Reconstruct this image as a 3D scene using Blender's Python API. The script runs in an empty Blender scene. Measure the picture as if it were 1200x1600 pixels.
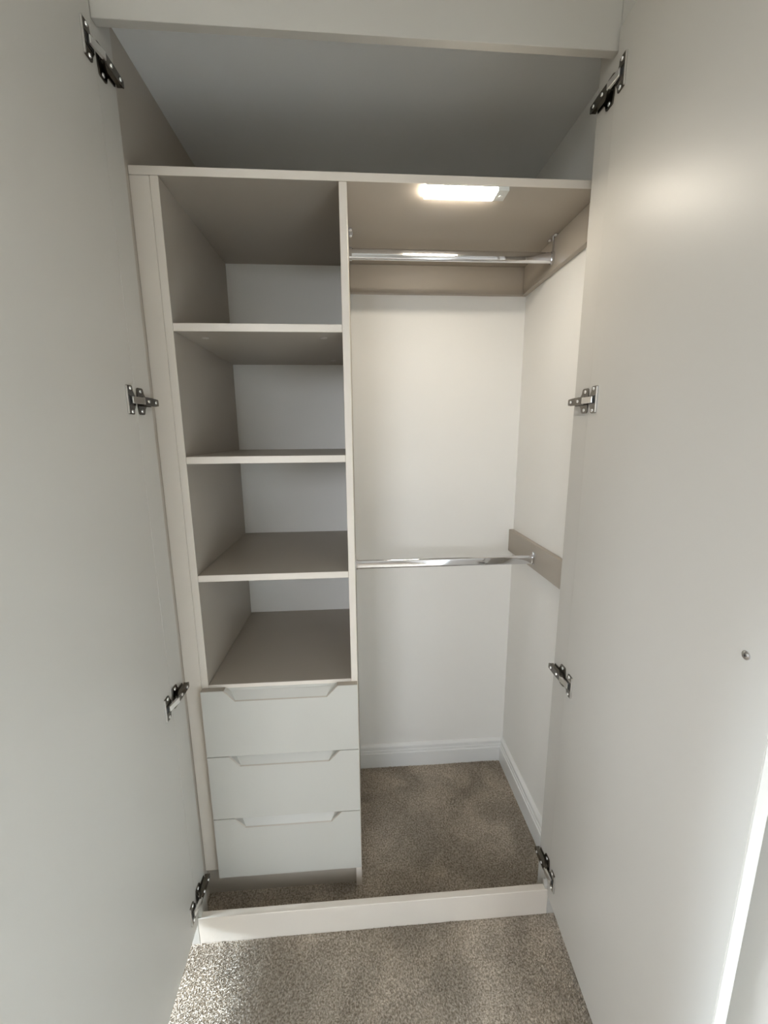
import bpy, bmesh, math, random
import numpy as np
from mathutils import Matrix, Vector

sc = bpy.context.scene
C = sc.collection

# ------------------------------------------------------------------ camera
def make_camera(f, loc, yaw, pitch, roll):
    cy, sy, cp, sp = math.cos(yaw), math.sin(yaw), math.cos(pitch), math.sin(pitch)
    fw = Vector((sy * cp, cy * cp, sp)); rt = Vector((cy, -sy, 0)); up = rt.cross(fw)
    c, s = math.cos(roll), math.sin(roll)
    r = c * rt + s * up; u = -s * rt + c * up
    cam = bpy.data.cameras.new('camera'); o = bpy.data.objects.new('camera', cam); C.objects.link(o)
    cam.sensor_fit = 'VERTICAL'; cam.sensor_height = 32.0; cam.sensor_width = 24.0
    cam.lens = f / 1600.0 * 32.0
    cam.clip_start = 0.01; cam.clip_end = 100
    m = Matrix.Identity(4)
    for i in range(3):
        m[i][0] = r[i]; m[i][1] = u[i]; m[i][2] = -fw[i]; m[i][3] = loc[i]
    o.matrix_world = m
    sc.camera = o
make_camera(635.69, (-0.02344, -0.92656, 1.40149), 0.06627, -0.18958, -0.00819)

# ------------------------------------------------------------------ world, lights, exposure
sc.view_settings.view_transform = 'Standard'
sc.view_settings.look = 'None'
sc.view_settings.gamma = 1.0
sc.view_settings.use_curve_mapping = False
sc.view_settings.exposure = 0.06
sc.cycles.use_denoising = True
sc.cycles.max_bounces = 10
sc.cycles.diffuse_bounces = 7
sc.cycles.caustics_reflective = False
sc.cycles.caustics_refractive = False
sc.cycles.sample_clamp_indirect = 6.0

w = bpy.data.worlds.new('sky'); sc.world = w; w.use_nodes = True
wn = w.node_tree
tc = wn.nodes.new('ShaderNodeTexCoord'); sx = wn.nodes.new('ShaderNodeSeparateXYZ'); cr = wn.nodes.new('ShaderNodeValToRGB')
mr = wn.nodes.new('ShaderNodeMapRange'); mr.inputs['From Min'].default_value = -1.0
e = cr.color_ramp.elements                                # dull ground, bright hazy sky above the horizon
e[0].position = 0.47; e[0].color = (0.13, 0.13, 0.11, 1)
e[1].position = 0.52; e[1].color = (0.85, 0.90, 0.965, 1)
wn.links.new(tc.outputs['Generated'], sx.inputs[0]); wn.links.new(sx.outputs['Z'], mr.inputs['Value'])
wn.links.new(mr.outputs['Result'], cr.inputs['Fac']); wn.links.new(cr.outputs['Color'], wn.nodes['Background'].inputs[0])
wn.nodes['Background'].inputs[1].default_value = 14.5

ADDED_WIN_S = dict(y0=-0.60, y1=-0.03, z0=0.15, z1=1.60)      # unseen sidelight, added to let low sun in under the left door
WIN_L = dict(y0=-1.75, y1=-0.86, z0=0.80, z1=2.15)      # window in the left wall
ADDED_WIN_R = dict(x0=-1.55, x1=-0.45, z0=1.15, z1=2.36)       # unseen window added behind the camera for frontal fill
XWEST, YREAR = -1.65, -3.3
def portal(loc, rot, sx, sy):
    l = bpy.data.lights.new('window_daylight', 'AREA'); l.shape = 'RECTANGLE'; l.size = sx; l.size_y = sy
    l.cycles.is_portal = True
    o = bpy.data.objects.new('window_daylight', l); o.location = loc; o.rotation_euler = rot; C.objects.link(o)
for q in (ADDED_WIN_S, WIN_L):
    portal((XWEST - 0.06, (q['y0'] + q['y1']) / 2, (q['z0'] + q['z1']) / 2), (0, -math.pi / 2, 0), q['z1'] - q['z0'], q['y1'] - q['y0'])
portal(((ADDED_WIN_R['x0'] + ADDED_WIN_R['x1']) / 2, YREAR - 0.06, (ADDED_WIN_R['z0'] + ADDED_WIN_R['z1']) / 2), (math.pi / 2, 0, 0),
       ADDED_WIN_R['x1'] - ADDED_WIN_R['x0'], ADDED_WIN_R['z1'] - ADDED_WIN_R['z0'])
def sun(direction, strength, angle, col):
    l = bpy.data.lights.new('hazy_sun', 'SUN'); l.energy = strength; l.angle = angle; l.color = col
    o = bpy.data.objects.new('hazy_sun', l); C.objects.link(o)
    o.rotation_euler = Vector(direction).to_track_quat('-Z', 'Y').to_euler()
sun((1.0, 0.08, -0.45), 17.0, 0.24, (0.70, 0.86, 1.0))
LED_STRENGTH = 78.0

# ------------------------------------------------------------------ materials
def mat(name, col, rough=0.5, metal=0.0, bump=0.0, bscale=300.0, var=0.0, vscale=8.0, spec=0.5):
    m = bpy.data.materials.new(name); m.use_nodes = True
    nt = m.node_tree; b = nt.nodes['Principled BSDF']
    b.inputs['Base Color'].default_value = (*col, 1)
    b.inputs['Roughness'].default_value = rough
    b.inputs['Metallic'].default_value = metal
    b.inputs['Specular IOR Level'].default_value = spec
    if bump or var:
        tc = nt.nodes.new('ShaderNodeTexCoord')
    if bump:
        n = nt.nodes.new('ShaderNodeTexNoise'); n.inputs['Scale'].default_value = bscale; n.inputs['Detail'].default_value = 3
        bp = nt.nodes.new('ShaderNodeBump'); bp.inputs['Strength'].default_value = bump; bp.inputs['Distance'].default_value = 0.001
        nt.links.new(tc.outputs['Object'], n.inputs['Vector']); nt.links.new(n.outputs['Fac'], bp.inputs['Height'])
        nt.links.new(bp.outputs['Normal'], b.inputs['Normal'])
    if var:
        n = nt.nodes.new('ShaderNodeTexNoise'); n.inputs['Scale'].default_value = vscale; n.inputs['Detail'].default_value = 4
        r = nt.nodes.new('ShaderNodeValToRGB')
        r.color_ramp.elements[0].position = 0.35; r.color_ramp.elements[1].position = 0.65
        r.color_ramp.elements[0].color = (*[c * (1 - var) for c in col], 1)
        r.color_ramp.elements[1].color = (*[min(1, c * (1 + var)) for c in col], 1)
        nt.links.new(tc.outputs['Object'], n.inputs['Vector']); nt.links.new(n.outputs['Fac'], r.inputs['Fac'])
        nt.links.new(r.outputs['Color'], b.inputs['Base Color'])
    return m
M = {
    'board': mat('cashmere_board_shaded', (0.40, 0.355, 0.30), 0.42, bump=0.05, bscale=500, var=0.012, vscale=5),  # darker than the edging: shade inside the wardrobe put into the colour
    'door': mat('cashmere_door', (0.49, 0.468, 0.428), 0.42, bump=0.03, bscale=350, var=0.008, vscale=3),
    'edge': mat('cashmere_edging', (0.68, 0.62, 0.55), 0.4, bump=0.03, bscale=400, var=0.01, vscale=12),
    'front': mat('drawer_paint', (0.50, 0.485, 0.445), 0.38, bump=0.03, bscale=300),
    'wall': mat('white_wall_paint', (0.82, 0.806, 0.775), 0.75, bump=0.12, bscale=220, var=0.01, vscale=3),
    'roomwall': mat('room_wall_paint', (0.60, 0.585, 0.555), 0.8, bump=0.12, bscale=220),
    'ceil': mat('ceiling_paint', (0.74, 0.74, 0.73), 0.8, bump=0.1, bscale=180),
    'gloss': mat('white_gloss_trim', (0.80, 0.80, 0.785), 0.3),
    'chrome': mat('chrome', (0.72, 0.72, 0.74), 0.07, 1.0),
    'nickel': mat('nickel_plate', (0.17, 0.155, 0.135), 0.16, 1.0),
    'bright': mat('bright_nickel', (0.95, 0.94, 0.92), 0.30, 1.0),  # pale colour holds the bright reflection on the hinge link
    'plastic': mat('white_plastic', (0.70, 0.71, 0.69), 0.35),
    'dark': mat('dark_slot', (0.03, 0.03, 0.03), 0.6),
    'cap': mat('beige_cap', (0.58, 0.54, 0.49), 0.35),
    'glassdome': mat('sensor_dome', (0.85, 0.86, 0.85), 0.15),
}
def emis(name, col, s):
    m = bpy.data.materials.new(name); m.use_nodes = True
    b = m.node_tree.nodes['Principled BSDF']
    b.inputs['Base Color'].default_value = (0.9, 0.9, 0.88, 1)
    b.inputs['Emission Color'].default_value = (*col, 1); b.inputs['Emission Strength'].default_value = s
    return m
M['led'] = emis('led_diffuser', (1.0, 0.91, 0.77), LED_STRENGTH)

def carpet_mat():
    m = bpy.data.materials.new('carpet_fibre'); m.use_nodes = True; nt = m.node_tree; b = nt.nodes['Principled BSDF']
    b.inputs['Roughness'].default_value = 0.95; b.inputs['Specular IOR Level'].default_value = 0.1
    tc = nt.nodes.new('ShaderNodeTexCoord')
    n1 = nt.nodes.new('ShaderNodeTexNoise'); n1.inputs['Scale'].default_value = 210; n1.inputs['Detail'].default_value = 2
    n2 = nt.nodes.new('ShaderNodeTexNoise'); n2.inputs['Scale'].default_value = 5.5; n2.inputs['Detail'].default_value = 3; n2.inputs['Distortion'].default_value = 0.6
    r1 = nt.nodes.new('ShaderNodeValToRGB'); e = r1.color_ramp.elements
    e[0].position = 0.36; e[0].color = (0.285, 0.24, 0.185, 1); e[1].position = 0.64; e[1].color = (0.64, 0.565, 0.48, 1)
    r2 = nt.nodes.new('ShaderNodeValToRGB'); e = r2.color_ramp.elements
    e[0].position = 0.40; e[0].color = (0.80, 0.80, 0.80, 1); e[1].position = 0.66; e[1].color = (1.18, 1.18, 1.18, 1)
    mx = nt.nodes.new('ShaderNodeMix'); mx.data_type = 'RGBA'; mx.blend_type = 'MULTIPLY'; mx.inputs['Factor'].default_value = 1.0
    nt.links.new(tc.outputs['Object'], n1.inputs['Vector']); nt.links.new(tc.outputs['Object'], n2.inputs['Vector'])
    nt.links.new(n1.outputs['Fac'], r1.inputs['Fac']); nt.links.new(n2.outputs['Fac'], r2.inputs['Fac'])
    nt.links.new(r1.outputs['Color'], mx.inputs['A']); nt.links.new(r2.outputs['Color'], mx.inputs['B'])
    nt.links.new(mx.outputs['Result'], b.inputs['Base Color'])
    return m
M['carpet'] = carpet_mat()

# ------------------------------------------------------------------ helpers
ROOT = {}
def base(name):                                   # name without a number; Blender adds the suffix
    return name
def link(name, me, parent=None, kind=None):
    o = bpy.data.objects.new(name, me); C.objects.link(o)
    if parent is not None:
        o.parent = parent
        off = parent.get('_base', (0, 0, 0))
        me.transform(Matrix.Translation((-off[0], -off[1], -off[2])))
        o['_base'] = off
    else:
        o['_base'] = (0.0, 0.0, 0.0)
    if kind: o['kind'] = kind
    return o
def finish(name, bm, m, parent=None, kind=None, smooth=False):
    me = bpy.data.meshes.new(name)
    bmesh.ops.recalc_face_normals(bm, faces=bm.faces)
    bm.to_mesh(me); bm.free()
    for k in (m if isinstance(m, (list, tuple)) else [m]): me.materials.append(M[k])
    if smooth:
        for p in me.polygons: p.use_smooth = True
    return link(name, me, parent, kind)
def add_box(bm, x0, x1, y0, y1, z0, z1, bev=0.0, mi=0):
    g = bmesh.ops.create_cube(bm, size=1)
    vs = g['verts']
    for v in vs:
        v.co = Vector(((x0 + x1) / 2 + v.co.x * (x1 - x0), (y0 + y1) / 2 + v.co.y * (y1 - y0), (z0 + z1) / 2 + v.co.z * (z1 - z0)))
    fs = set(f for v in vs for f in v.link_faces)
    for f in fs: f.material_index = mi
    if bev:
        es = list(set(e for v in vs for e in v.link_edges))
        bmesh.ops.bevel(bm, geom=es, offset=bev, segments=1, affect='EDGES', profile=0.5)
    return vs
def box(name, x0, x1, y0, y1, z0, z1, m, parent=None, bev=0.0008, kind=None):
    bm = bmesh.new(); add_box(bm, x0, x1, y0, y1, z0, z1, bev)
    return finish(name, bm, m, parent, kind)
def add_prism(bm, prof, axis, a, b, mi=0):
    """prof: 2-D outline; axis 'x': (y,z), 'y': (x,z), 'z': (x,y); extruded from a to b"""
    def P(u, v, t):
        return {'x': (t, u, v), 'y': (u, t, v), 'z': (u, v, t)}[axis]
    A = [bm.verts.new(P(u, v, a)) for u, v in prof]; B = [bm.verts.new(P(u, v, b)) for u, v in prof]
    n = len(prof); fs = [bm.faces.new(A), bm.faces.new(B[::-1])]
    for i in range(n):
        fs.append(bm.faces.new((A[i], B[i], B[(i + 1) % n], A[(i + 1) % n])))
    for f in fs: f.material_index = mi
    return A + B
def add_cyl(bm, c, r, h, axis='z', seg=24, mi=0, r2=None):
    g = bmesh.ops.create_cone(bm, cap_ends=True, segments=seg, radius1=r, radius2=r if r2 is None else r2, depth=h)
    R = {'z': Matrix.Identity(3), 'x': Matrix.Rotation(math.pi / 2, 3, 'Y'), 'y': Matrix.Rotation(-math.pi / 2, 3, 'X')}[axis]
    for v in g['verts']: v.co = R @ v.co + Vector(c)
    for f in set(f for v in g['verts'] for f in v.link_faces): f.material_index = mi
    return g['verts']
def thing(name, label, cat, loc, group=None):
    o = bpy.data.objects.new(name, None); C.objects.link(o); o.empty_display_size = 0.05
    o.location = loc; o['_base'] = tuple(loc)
    o['label'] = label; o['category'] = cat
    if group: o['group'] = group
    return o
def tag(o, label, cat, group=None):
    o['label'] = label; o['category'] = cat
    if group: o['group'] = group
    return o

# ------------------------------------------------------------------ dimensions (metres; y = 0 is the front of the frame)
XL, XR = -0.4883, 0.5117          # inner faces of the stiles
YS, YR = 0.0679, 0.018            # depth of stiles, thickness of rails
XPANEL, XWALL = -0.5068, 0.5862   # inner left end panel, right wall
YC, YB = 0.1181, 0.5912           # front of the cabinet, back wall
ZT, ZCEIL, ZROOM = 1.980, 2.2262, 2.45

# ------------------------------------------------------------------ room shell
FLOOR = box('floor', -2.45, 0.75, -3.45, 0.75, -0.12, 0.0, 'carpet', bev=0, kind='structure')
box('ceiling', -0.53, 0.75, YR + 0.0005, 0.75, ZCEIL, ZCEIL + 0.06, 'ceil', bev=0, kind='structure')
box('ceiling', -2.45, 0.75, -3.45, 0.75, ZROOM, ZROOM + 0.1, 'ceil', bev=0, kind='structure')
box('wall_back', -0.75, 0.75, YB, YB + 0.12, 0, ZROOM, 'wall', bev=0, kind='structure')
box('wall_right', XWALL, XWALL + 0.12, -3.4, YB, 0, ZROOM, 'wall', bev=0, kind='structure')
box('wall_front', XWEST, -0.66, 0.0, 0.12, 0, ZROOM, 'wall', bev=0, kind='structure')
def wall_with_holes(name, axis, at, thick, lo, hi, holes):
    bm = bmesh.new(); cells = []; p = lo
    for h0, h1, z0, z1 in sorted(holes):
        cells += [(p, h0, 0, ZROOM), (h0, h1, 0, z0), (h0, h1, z1, ZROOM)]; p = h1
    cells.append((p, hi, 0, ZROOM))
    for (a, b, c, d) in cells:
        if axis == 'x': add_box(bm, at - thick, at, a, b, c, d)
        else: add_box(bm, a, b, at - thick, at, c, d)
    return finish(name, bm, 'roomwall', kind='structure')
wall_with_holes('wall_left', 'x', XWEST, 0.12, YREAR, 0.12, [(q['y0'], q['y1'], q['z0'], q['z1']) for q in (ADDED_WIN_S, WIN_L)])
wall_with_holes('wall_rear', 'y', YREAR, 0.12, XWEST, XWALL, [(ADDED_WIN_R['x0'], ADDED_WIN_R['x1'], ADDED_WIN_R['z0'], ADDED_WIN_R['z1'])])
def window_frame(name, axis, at, a0, a1, z0, z1, bar=True):
    bm = bmesh.new(); t = 0.03
    def b(p, q, r, s):
        if axis == 'x': add_box(bm, at - 0.09, at - 0.03, p, q, r, s, 0.003)
        else: add_box(bm, p, q, at - 0.09, at - 0.03, r, s, 0.003)
    b(a0, a0 + t, z0, z1); b(a1 - t, a1, z0, z1); b(a0 + t, a1 - t, z0, z0 + t); b(a0 + t, a1 - t, z1 - t, z1)
    mid = (a0 + a1) / 2
    if bar: b(mid - t / 2, mid + t / 2, z0 + t, z1 - t)
    return finish(name, bm, 'gloss', kind='structure')
window_frame('window_1', 'x', XWEST, WIN_L['y0'], WIN_L['y1'], WIN_L['z0'], WIN_L['z1'])
window_frame('added_window_side', 'x', XWEST, ADDED_WIN_S['y0'], ADDED_WIN_S['y1'], ADDED_WIN_S['z0'], ADDED_WIN_S['z1'], False)
window_frame('added_window_rear', 'y', YREAR, ADDED_WIN_R['x0'], ADDED_WIN_R['x1'], ADDED_WIN_R['z0'], ADDED_WIN_R['z1'])

# skirting boards: two small steps under a rounded lip
SK = [(0, 0), (0.0175, 0), (0.0175, 0.0655), (0.0165, 0.0670), (0.0135, 0.0675), (0.0135, 0.0765), (0.0125, 0.0780), (0.0095, 0.0785),
      (0.0095, 0.0870), (0.0105, 0.0885), (0.0125, 0.0900), (0.0130, 0.0935), (0.0115, 0.0975), (0.0075, 0.1010), (0.0040, 0.1028), (0, 0.1035)]
bm = bmesh.new(); add_prism(bm, [(YB - t, z) for t, z in SK], 'x', -0.0325, XWALL - 0.0001); finish('baseboard_back', bm, 'gloss', kind='structure')
bm = bmesh.new(); add_prism(bm, [(XWALL - t, z) for t, z in SK], 'y', YS + 0.001, YB - 0.0001); finish('baseboard_right', bm, 'gloss', kind='structure')

# carpet pile: short leaning tufts over the part of the floor that can be seen
def carpet_pile():
    rng = np.random.default_rng(4)
    def region(x0, x1, y0, y1, step):
        nx, ny = int((x1 - x0) / step), int((y1 - y0) / step)
        gx, gy = np.meshgrid(x0 + (np.arange(nx) + .5) * step, y0 + (np.arange(ny) + .5) * step)
        return gx.ravel() + rng.uniform(-.5, .5, nx * ny) * step, gy.ravel() + rng.uniform(-.5, .5, nx * ny) * step
    parts = [region(-0.044, 0.566, 0.022, 0.573, 0.0034), region(-0.480, -0.044, 0.022, 0.125, 0.0034), region(-0.95, 0.583, -0.75, -0.001, 0.0036)]
    x = np.concatenate([p[0] for p in parts]); y = np.concatenate([p[1] for p in parts]); n = len(x)
    # slow drifts of the lean give the brushed patches
    lx = 0.0030 * np.sin(9 * x + 5 * y + 2 * np.sin(7 * y)) + rng.normal(0, .0018, n)
    ly = 0.0030 * np.cos(8 * y - 6 * x + 2 * np.sin(11 * x)) + rng.normal(0, .0018, n)
    h = rng.uniform(.0035, .0062, n) + 0.0009 * np.sin(13 * x - 9 * y)
    a = rng.uniform(0, 2 * np.pi, n); r = rng.uniform(.0014, .0024, n)
    co = np.zeros((n, 4, 3))
    for k in range(3):
        co[:, k, 0] = x + r * np.cos(a + k * 2.0944); co[:, k, 1] = y + r * np.sin(a + k * 2.0944); co[:, k, 2] = 0.0003
    co[:, 3, 0] = x + lx; co[:, 3, 1] = y + ly; co[:, 3, 2] = h
    idx = np.arange(n)[:, None] * 4
    tri = np.concatenate([idx + np.array([[0, 1, 3]]), idx + np.array([[1, 2, 3]]), idx + np.array([[2, 0, 3]])], axis=0)
    me = bpy.data.meshes.new('carpet_pile')
    me.vertices.add(n * 4); me.vertices.foreach_set('co', co.ravel())
    me.loops.add(len(tri) * 3); me.loops.foreach_set('vertex_index', tri.ravel().astype(np.int32))
    me.polygons.add(len(tri)); me.polygons.foreach_set('loop_start', (np.arange(len(tri)) * 3).astype(np.int32))
    me.polygons.foreach_set('loop_total', np.full(len(tri), 3, np.int32))
    me.update(); me.validate()
    me.materials.append(M['carpet'])
    o = link('carpet_pile', me, FLOOR, 'stuff')
carpet_pile()

# ------------------------------------------------------------------ wardrobe front: frame, doors, hinges
wd = thing('fitted_wardrobe', 'fitted cashmere beige wardrobe front, its two tall doors standing open on metal hinges', 'wardrobe', (0.0, 0.0, 0.0))
box('stile', -0.66, XL, 0.0, YS, 0.0, ZROOM - 0.001, 'door', wd)
box('stile', XR, XWALL - 0.0005, 0.0, YS, 0.0, ZROOM - 0.001, 'door', wd)
bm = bmesh.new()
vs = add_box(bm, XL + 0.0005, XR - 0.0005, 0.0, YR, 2.1452, ZROOM - 0.001)
for v in vs:
    if v.co.z < 2.2: v.co.z = 2.1470 if v.co.x < 0 else 2.1402
bmesh.ops.bevel(bm, geom=list(bm.edges), offset=0.0008, segments=1, affect='EDGES')
finish('top_rail', bm, 'door', wd)
o = box('bottom_rail', XL + 0.0005, XR - 0.0005, 0.0, YR, 0.0, 0.0885, 'edge', wd, bev=0.0012)
for s, x in ((1, XL + 0.0008), (-1, XR - 0.0008)):          # small white corner brackets behind the ends of the rail
    bm = bmesh.new()
    prof = [(0.003, 0.0887), (0.0175, 0.0887), (0.0175, 0.1080), (0.014, 0.1075), (0.009, 0.104), (0.005, 0.097)]
    add_prism(bm, prof, 'x', x, x + s * 0.009)
    finish('corner_bracket', bm, 'door', wd)

def door(side, xh, th, w_, zb, zt, t, y0=-0.003):
    # th: how far the open door still leans in over the opening
    d = Vector((-side * math.sin(th), -math.cos(th), 0)); n = Vector((side * math.cos(th), -math.sin(th), 0))
    bm = bmesh.new(); vs = add_box(bm, 0, w_, 0, t, zb, zt)
    bmesh.ops.bevel(bm, geom=list(bm.edges), offset=0.0012, segments=2, affect='EDGES')
    o0 = Vector((xh, y0, 0))
    for v in bm.verts:
        p = o0 + d * v.co.x + n * v.co.y; v.co = Vector((p.x, p.y, v.co.z))
    return finish('door', bm, 'door', wd), d, n, o0
dl, _, _, _ = door(-1, -0.4866, 0.030, 0.5236, 0.0752, 2.1752, 0.0192)
dr, dd, dn, d0 = door(1, 0.5073, 0.0735, 0.5236, 0.0752, 2.1752, 0.0192)
# screw head of the handle, near the free edge of the right door
bm = bmesh.new()
add_cyl(bm, (0, 0, 0.0006), 0.0060, 0.0012, seg=28, mi=0)
add_cyl(bm, (0, 0, 0.0018), 0.0050, 0.0016, seg=28, mi=0, r2=0.0034)
add_box(bm, -0.0022, 0.0022, -0.0005, 0.0005, 0.0025, 0.0028, mi=1); add_box(bm, -0.0005, 0.0005, -0.0022, 0.0022, 0.0025, 0.00281, mi=1)
p = d0 + dd * 0.478
R = Matrix((dd, Vector((0, 0, 1)), -dn)).transposed().to_4x4()
bm.transform(Matrix.Translation((p.x, p.y, 1.1180)) @ R)
finish('handle_screw', bm, ['chrome', 'dark'], dr, smooth=False)['label'] = 'small round chrome screw head'

HZ = [(-1, 2.0915), (-1, 1.4745), (-1, 0.7625), (-1, 0.1485), (1, 2.0830), (1, 1.4725), (1, 0.7690), (1, 0.1575)]
def mirrored(bm, side, z):
    # local: u away from the stile face into the opening
    for v in bm.verts:
        u = v.co.x
        x = (XL + u) if side < 0 else (XR - u)
        if v.co.y < -0.004:                        # follows the open door's face
            k = -v.co.y - 0.003
            x += (0.0017 + 0.030 * k) if side < 0 else -(0.0044 + 0.0736 * k)
        v.co = Vector((x, v.co.y, v.co.z + z))
def plate_yz(bm, prof, u0, u1, mi=0, bev=0.0):
    vs = add_prism(bm, prof, 'x', u0, u1, mi)
    if bev:
        es = list(set(e for v in vs for e in v.link_edges)); bmesh.ops.bevel(bm, geom=es, offset=bev, segments=1, affect='EDGES')
def hinge_parts(side, z):
    h = bpy.data.meshes.new('hinge')
    # mounting plate: cruciform, on the stile (the hinge's own mesh)
    bm = bmesh.new()
    cross = [(0.006, 0.026), (0.009, 0.028), (0.026, 0.028), (0.029, 0.026), (0.031, 0.016), (0.037, 0.010), (0.060, 0.0095),
             (0.060, -0.0095), (0.037, -0.010), (0.031, -0.016), (0.029, -0.026), (0.026, -0.028), (0.009, -0.028), (0.006, -0.026), (0.004, -0.010), (0.004, 0.010)]
    plate_yz(bm, cross, 0.0, 0.0030, 0, 0.0005)
    add_box(bm, 0.0028, 0.0095, 0.006, 0.058, -0.0065, 0.0065, 0.0006)
    mirrored(bm, side, z)
    root = finish('hinge', bm, 'nickel', wd)
    root['label'] = 'nickel plated concealed hinge'
    # screws in the wings and on the arm
    for zz in (0.0205, -0.0205):
        bm = bmesh.new(); add_cyl(bm, (0.0036, 0.0175, zz), 0.0042, 0.0016, 'x', 20, 0, 0.0030)
        add_box(bm, 0.0042, 0.0047, 0.0150, 0.0200, zz - 0.0005, zz + 0.0005, mi=1)
        mirrored(bm, side, z); finish('screw', bm, ['bright', 'dark'], root)
    # arm: channel over the mounting plate with an adjusting screw and a slot
    bm = bmesh.new()
    prof = [(0.000, 0.0092), (0.040, 0.0088), (0.066, 0.0074), (0.068, 0.0055), (0.068, -0.0055), (0.066, -0.0074), (0.040, -0.0088), (0.000, -0.0092)]
    plate_yz(bm, prof, 0.0135, 0.0160, 0, 0.0004)
    add_box(bm, 0.0060, 0.0137, 0.001, 0.062, 0.0066, 0.0084); add_box(bm, 0.0060, 0.0137, 0.001, 0.062, -0.0084, -0.0066)
    add_box(bm, 0.0030, 0.0137, 0.0640, 0.0665, -0.0060, 0.0060)
    add_box(bm, 0.0159, 0.0162, 0.049, 0.060, -0.0028, 0.0028, mi=1)
    mirrored(bm, side, z); finish('hinge_arm', bm, ['nickel', 'dark'], root)
    for yy in (0.0240, 0.0545):
        bm = bmesh.new(); add_cyl(bm, (0.0168, yy, 0), 0.0036, 0.0018, 'x', 18, 0, 0.0028)
        add_box(bm, 0.0176, 0.0179, yy - 0.0024, yy + 0.0024, -0.0004, 0.0004, mi=1)
        mirrored(bm, side, z); finish('screw', bm, ['bright', 'dark'], root)
    # knuckle link from the cup to the arm
    bm = bmesh.new()
    add_prism(bm, [(0.0040, -0.0300), (0.0085, -0.0315), (0.0180, -0.0020), (0.0185, 0.0040), (0.0140, 0.0060), (0.0118, 0.0000)], 'z', -0.0068, 0.0068)
    bmesh.ops.bevel(bm, geom=list(bm.edges), offset=0.0006, segments=1, affect='EDGES')
    mirrored(bm, side, z); finish('hinge_link', bm, 'bright', root)['label'] = 'metal hinge link'
    # cup flange on the door with two ears and the dark cup mouth
    bm = bmesh.new()
    fl = [(-0.0400, -0.0285), (-0.0390, -0.0292), (-0.0210, -0.0292), (-0.0185, -0.0270), (-0.0185, -0.0195), (-0.0125, -0.0130), (-0.0100, -0.0070),
          (-0.0100, 0.0070), (-0.0125, 0.0130), (-0.0185, 0.0195), (-0.0185, 0.0270), (-0.0210, 0.0292), (-0.0390, 0.0292), (-0.0400, 0.0285)]
    plate_yz(bm, fl, 0.0, 0.0032, 0, 0.0005)
    add_box(bm, 0.0, 0.0040, -0.0412, -0.0398, -0.0282, 0.0282, 0.0003, mi=2)          # bright strip painting the glint on the flange's front edge
    add_box(bm, 0.0030, 0.0040, -0.0365, -0.0110, 0.0085, 0.0100, mi=0); add_box(bm, 0.0030, 0.0040, -0.0365, -0.0110, -0.0100, -0.0085, mi=0)
    add_box(bm, 0.0032, 0.0034, -0.0370, -0.0125, -0.0085, 0.0085, mi=1)
    mirrored(bm, side, z); finish('cup_flange', bm, ['nickel', 'dark', 'bright'], root)
    for zz in (0.0235, -0.0235):
        bm = bmesh.new(); add_cyl(bm, (0.0040, -0.0275, zz), 0.0038, 0.0018, 'x', 18, 0, 0.0028)
        add_box(bm, 0.0047, 0.0051, -0.0300, -0.0250, zz - 0.0005, zz + 0.0005, mi=1)
        mirrored(bm, side, z); finish('screw', bm, ['bright', 'dark'], root)
for s, z in HZ: hinge_parts(s, z)

# ------------------------------------------------------------------ shelving unit with drawers (left half)
XA, XB, XD0, XD1 = -0.4628, -0.4446, -0.0508, -0.0327
su = thing('shelving_unit', 'tall open cashmere shelving unit with three drawers at its foot', 'shelving unit', (-0.25, 0.35, 0.0))
box('side_panel', XA, XB, YC, YB - 0.0005, 0.1002, 1.9615, ['edge'], su)
box('side_panel', XD0, XD1, YC, YB - 0.0005, 0.0, 1.9615, ['edge'], su)
# interior shade put into the colour: board faces darker, front edging paler
def shade_faces(o):
    o.data.materials.clear(); o.data.materials.append(M['board']); o.data.materials.append(M['edge'])
    for p in o.data.polygons: p.material_index = 1 if p.normal.y < -0.7 else 0
for o in [c for c in su.children]: shade_faces(o)
box('filler_panel', XPANEL + 0.0003, XA - 0.0006, YC + 0.0005, YC + 0.018, 0.1002, 1.9615, 'edge', su)
def shelf(z1, caps=()):
    o = box('shelf', XB + 0.0002, XD0 - 0.0002, YC + 0.001, YB - 0.0005, z1 - 0.018, z1, 'board', su); shade_faces(o)
    for (x, y) in caps:
        bm = bmesh.new(); add_cyl(bm, (x, y, z1 - 0.0186), 0.0085, 0.0012, 'z', 20); finish('cover_cap', bm, 'cap', o)
    return o
shelf(1.6600, ((-0.396, 0.188), (-0.100, 0.178), (-0.094, 0.498)))
shelf(1.3496); shelf(1.0405)
shelf(0.7226)
box('plinth', XPANEL + 0.0003, XD0 - 0.0002, YC + 0.012, YC + 0.028, 0.0, 0.100, 'board', su)  # runs on left in the darker board colour, for the filler foot's shade
ZD = [(0.5110, 0.7150), (0.3027, 0.5085), (0.0938, 0.3002)]
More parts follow.
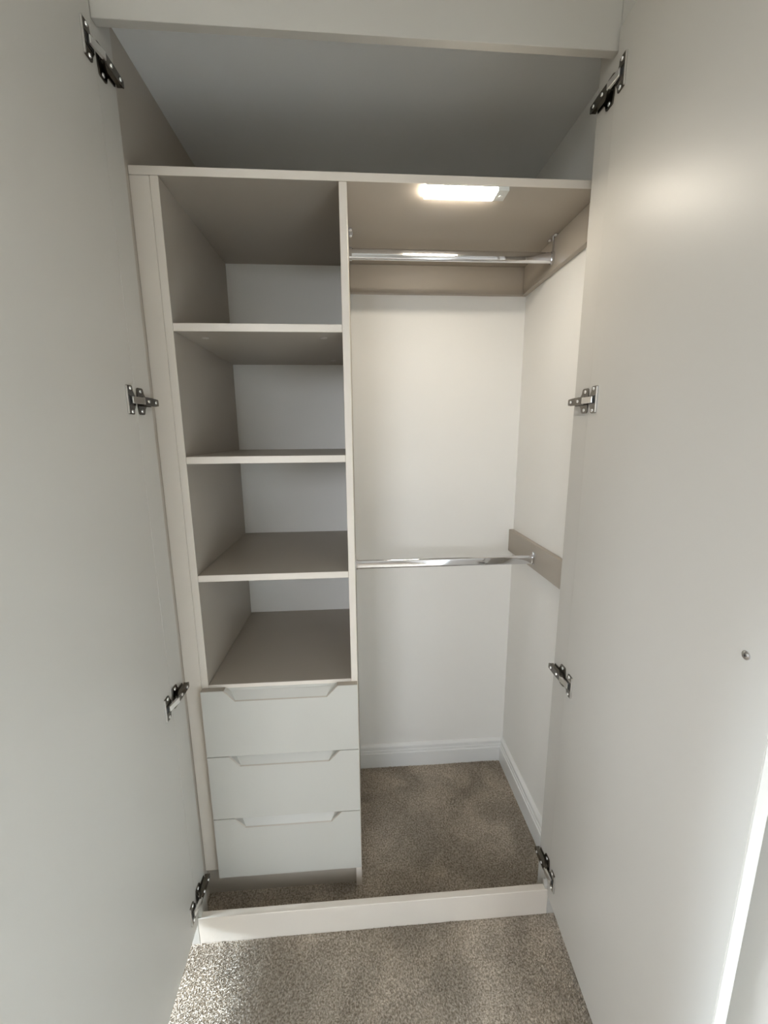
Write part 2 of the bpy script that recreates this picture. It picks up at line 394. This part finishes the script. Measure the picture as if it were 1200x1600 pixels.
for z0, z1 in ZD:
    xl, xr, y0, y1 = -0.4602, -0.0338, 0.0992, YC - 0.0004
    # front board, with a slanted finger cut-out in its top edge; the cut-out's rim is chamfered
    nx = [xl + 0.0620, xl + 0.0900, xr - 0.0870, xr - 0.0570]; dp = 0.0300
    outer = [(xl, z0), (xr, z0), (xr, z1), (nx[3], z1), (nx[2], z1 - dp), (nx[1], z1 - dp), (nx[0], z1), (xl, z1)]
    bm = bmesh.new()
    q = 0.0028
    back = [(xl, z0), (xr, z0), (xr, z1), (nx[3], z1), (nx[2] + 0.014, z1 - 0.011), (nx[1] - 0.014, z1 - 0.011), (nx[0], z1), (xl, z1)]
    A = [bm.verts.new((x, y1, z)) for x, z in back]
    Bv = [bm.verts.new((x, y0 + 0.0025, z)) for x, z in outer]
    inner = [(xl, z0), (xr, z0), (xr, z1), (nx[3] + q, z1), (nx[2] + q * 0.5, z1 - dp - q), (nx[1] - q * 0.5, z1 - dp - q), (nx[0] - q, z1), (xl, z1)]
    Cv = [bm.verts.new((x, y0 + (0.0 if i in (0, 1, 2, 7, 3, 4, 5, 6) else 0.0), z)) for i, (x, z) in enumerate(inner)]
    bm.faces.new(A)
    n = len(outer)
    for i in range(n):
        j = (i + 1) % n
        f1 = bm.faces.new((A[i], Bv[i], Bv[j], A[j])); f2 = bm.faces.new((Bv[i], Cv[i], Cv[j], Bv[j]))
        if i in (3, 4, 5): f2.material_index = 1  # darker rim faces paint the thin shadow line along the cut-out
        if i in (2, 6): f1.material_index = 1
    bm.faces.new(Cv[::-1])
    d = finish('drawer', bm, ['front', 'board'], su)
    # drawer box behind it, its face showing pale in the cut-out
    bm = bmesh.new(); t = 0.013
    bx0, bx1, by0, by1, bz0, bz1 = XB + 0.012, XD0 - 0.012, YC - 0.0002, YB - 0.06, z0 + 0.018, z1 - 0.016
    add_box(bm, bx0, bx1, by0 + 0.0004, by0 + t, bz0, bz1 + 0.0125)
    add_box(bm, bx0, bx1, by1 - t, by1, bz0, bz1)
    add_box(bm, bx0, bx0 + t, by0 + t, by1 - t, bz0, bz1); add_box(bm, bx1 - t, bx1, by0 + t, by1 - t, bz0, bz1)
    add_box(bm, bx0 + t, bx1 - t, by0 + t, by1 - t, bz0 + 0.006, bz0 + 0.014)
    finish('drawer_box', bm, 'front', d)

# ------------------------------------------------------------------ end panel, top shelf, battens, light, rails
tag(box('end_panel', XPANEL - 0.018, XPANEL, YS + 0.0005, YB - 0.0005, 0.0, ZCEIL - 0.0005, 'board'),  # its darkness above the shelf is shade, carried by the board colour
    'cashmere board lining the left side of the wardrobe, seen above the top shelf', 'panel')
o = box('top_shelf', XPANEL + 0.0005, XWALL - 0.0005, YC, YB - 0.0005, 1.9622, ZT + 0.0002, 'board'); shade_faces(o)
tag(o, 'long cashmere top shelf running the full width under the ceiling', 'shelf')
def batten(x0, x1, y0, y1, z0, z1, label):
    tag(box('support_batten', x0, x1, y0, y1, z0, z1, 'board', bev=0.001), label, 'batten')
batten(XD1 + 0.0005, XWALL - 0.0185, YB - 0.0185, YB - 0.0005, 1.8735, 1.9618, 'cashmere batten along the back wall directly under the top shelf')
batten(XWALL - 0.0182, XWALL - 0.0005, YC + 0.004, YB - 0.0005, 1.8735, 1.9618, 'cashmere batten along the right wall directly under the top shelf')
bt = batten(XWALL - 0.0182, XWALL - 0.0005, YS + 0.012, YB - 0.0005, 0.9455, 1.0312, 'cashmere batten on the right wall carrying the lower hanging rail')

# LED cabinet light under the top shelf
cl = thing('cabinet_light', 'slim lit LED bar light fixed under the top shelf', 'light', (0.245, 0.138, 1.9620))
bm = bmesh.new(); add_box(bm, 0.1500, 0.3440, 0.1185, 0.1625, 1.9602, 1.9620, 0.0005); add_box(bm, 0.3175, 0.3440, 0.1185, 0.1625, 1.9530, 1.9603, 0.0010); finish('housing', bm, 'plastic', cl)
bm = bmesh.new(); add_box(bm, 0.1505, 0.3173, 0.1190, 0.1620, 1.9527, 1.9601, 0.0015); finish('diffuser', bm, 'led', cl)['label'] = 'glowing warm white diffuser'
bm = bmesh.new(); add_cyl(bm, (0.3310, 0.1420, 1.9520), 0.0062, 0.0024, 'z', 24, 0, 0.0045); finish('motion_sensor', bm, 'glassdome', cl)

def oval(rz, ry, n=28):
    # stadium outline in (y, z)
    out = []
    for i in range(n):
        a = 2 * math.pi * i / n
        y = ry * math.cos(a); z = ry * math.sin(a) + (rz - ry) * (1 if math.sin(a) >= 0 else -1)
        out.append((y, z))
    return out
def rail(label, x0, x1, yc, zc, hung):
    hr = thing('hanging_rail', label, 'hanging rail', ((x0 + x1) / 2, yc, zc - 0.015))
    bm = bmesh.new(); add_prism(bm, [(yc + a, zc + b) for a, b in oval(0.0150, 0.0075)], 'x', x0 + 0.003, x1 - 0.003)
    o = finish('rail_tube', bm, 'chrome', hr)
    for p in o.data.polygons: p.use_smooth = len(p.vertices) == 4
    o.data.set_sharp_from_angle(angle=math.radians(40))
    for s, xe in ((1, x0), (-1, x1)):
        bm = bmesh.new()
        if hung:
            # socket round the tube end, flat stem up to a foot screwed under the shelf
            add_prism(bm, [(yc + a, zc + b) for a, b in oval(0.0180, 0.0105)], 'x', xe, xe + s * 0.0080)
            st = [(yc - 0.0045, zc + 0.010), (yc - 0.0032, 1.9600), (yc + 0.0032, 1.9600), (yc + 0.0045, zc + 0.010)]
            add_prism(bm, st, 'x', xe, xe + s * 0.0035)
            add_prism(bm, [(xe + s * 0.0000, yc - 0.026), (xe + s * 0.010, yc - 0.026), (xe + s * 0.012, yc), (xe + s * 0.010, yc + 0.026), (xe + s * 0.0000, yc + 0.026)], 'z', 1.9598, 1.9618)
            b = finish('rail_bracket', bm, 'chrome', hr)
            for dy in (-0.018, 0.018):
                bm = bmesh.new(); add_cyl(bm, (xe + s * 0.0055, yc + dy, 1.9588), 0.0040, 0.0022, 'z', 16, 0, 0.0040)
                finish('screw', bm, 'bright', b)
        else:
            add_prism(bm, [(yc + a, zc + b) for a, b in oval(0.0170, 0.0100)], 'x', xe, xe + s * 0.0070)
            add_prism(bm, [(yc - 0.010, zc - 0.017), (yc + 0.010, zc - 0.017), (yc + 0.010, zc + 0.014), (yc + 0.006, zc + 0.026), (yc - 0.006, zc + 0.026), (yc - 0.010, zc + 0.014)], 'x', xe, xe + s * 0.0018)
            b = finish('rail_bracket', bm, 'chrome', hr)
            bm = bmesh.new(); add_cyl(bm, (xe + s * 0.0025, yc, zc + 0.0205), 0.0028, 0.0014, 'x', 16); finish('screw', bm, 'bright', b)
rail('upper chrome oval hanging rail on drop brackets under the top shelf', XD1 + 0.0003, XWALL - 0.0187, 0.355, 1.9065, True)
rail('lower chrome oval hanging rail at mid height between shelving unit and right batten', XD1 + 0.0003, XWALL - 0.0187, 0.360, 0.9800, False)

for o in bpy.data.objects:
    if '_base' in o: del o['_base']
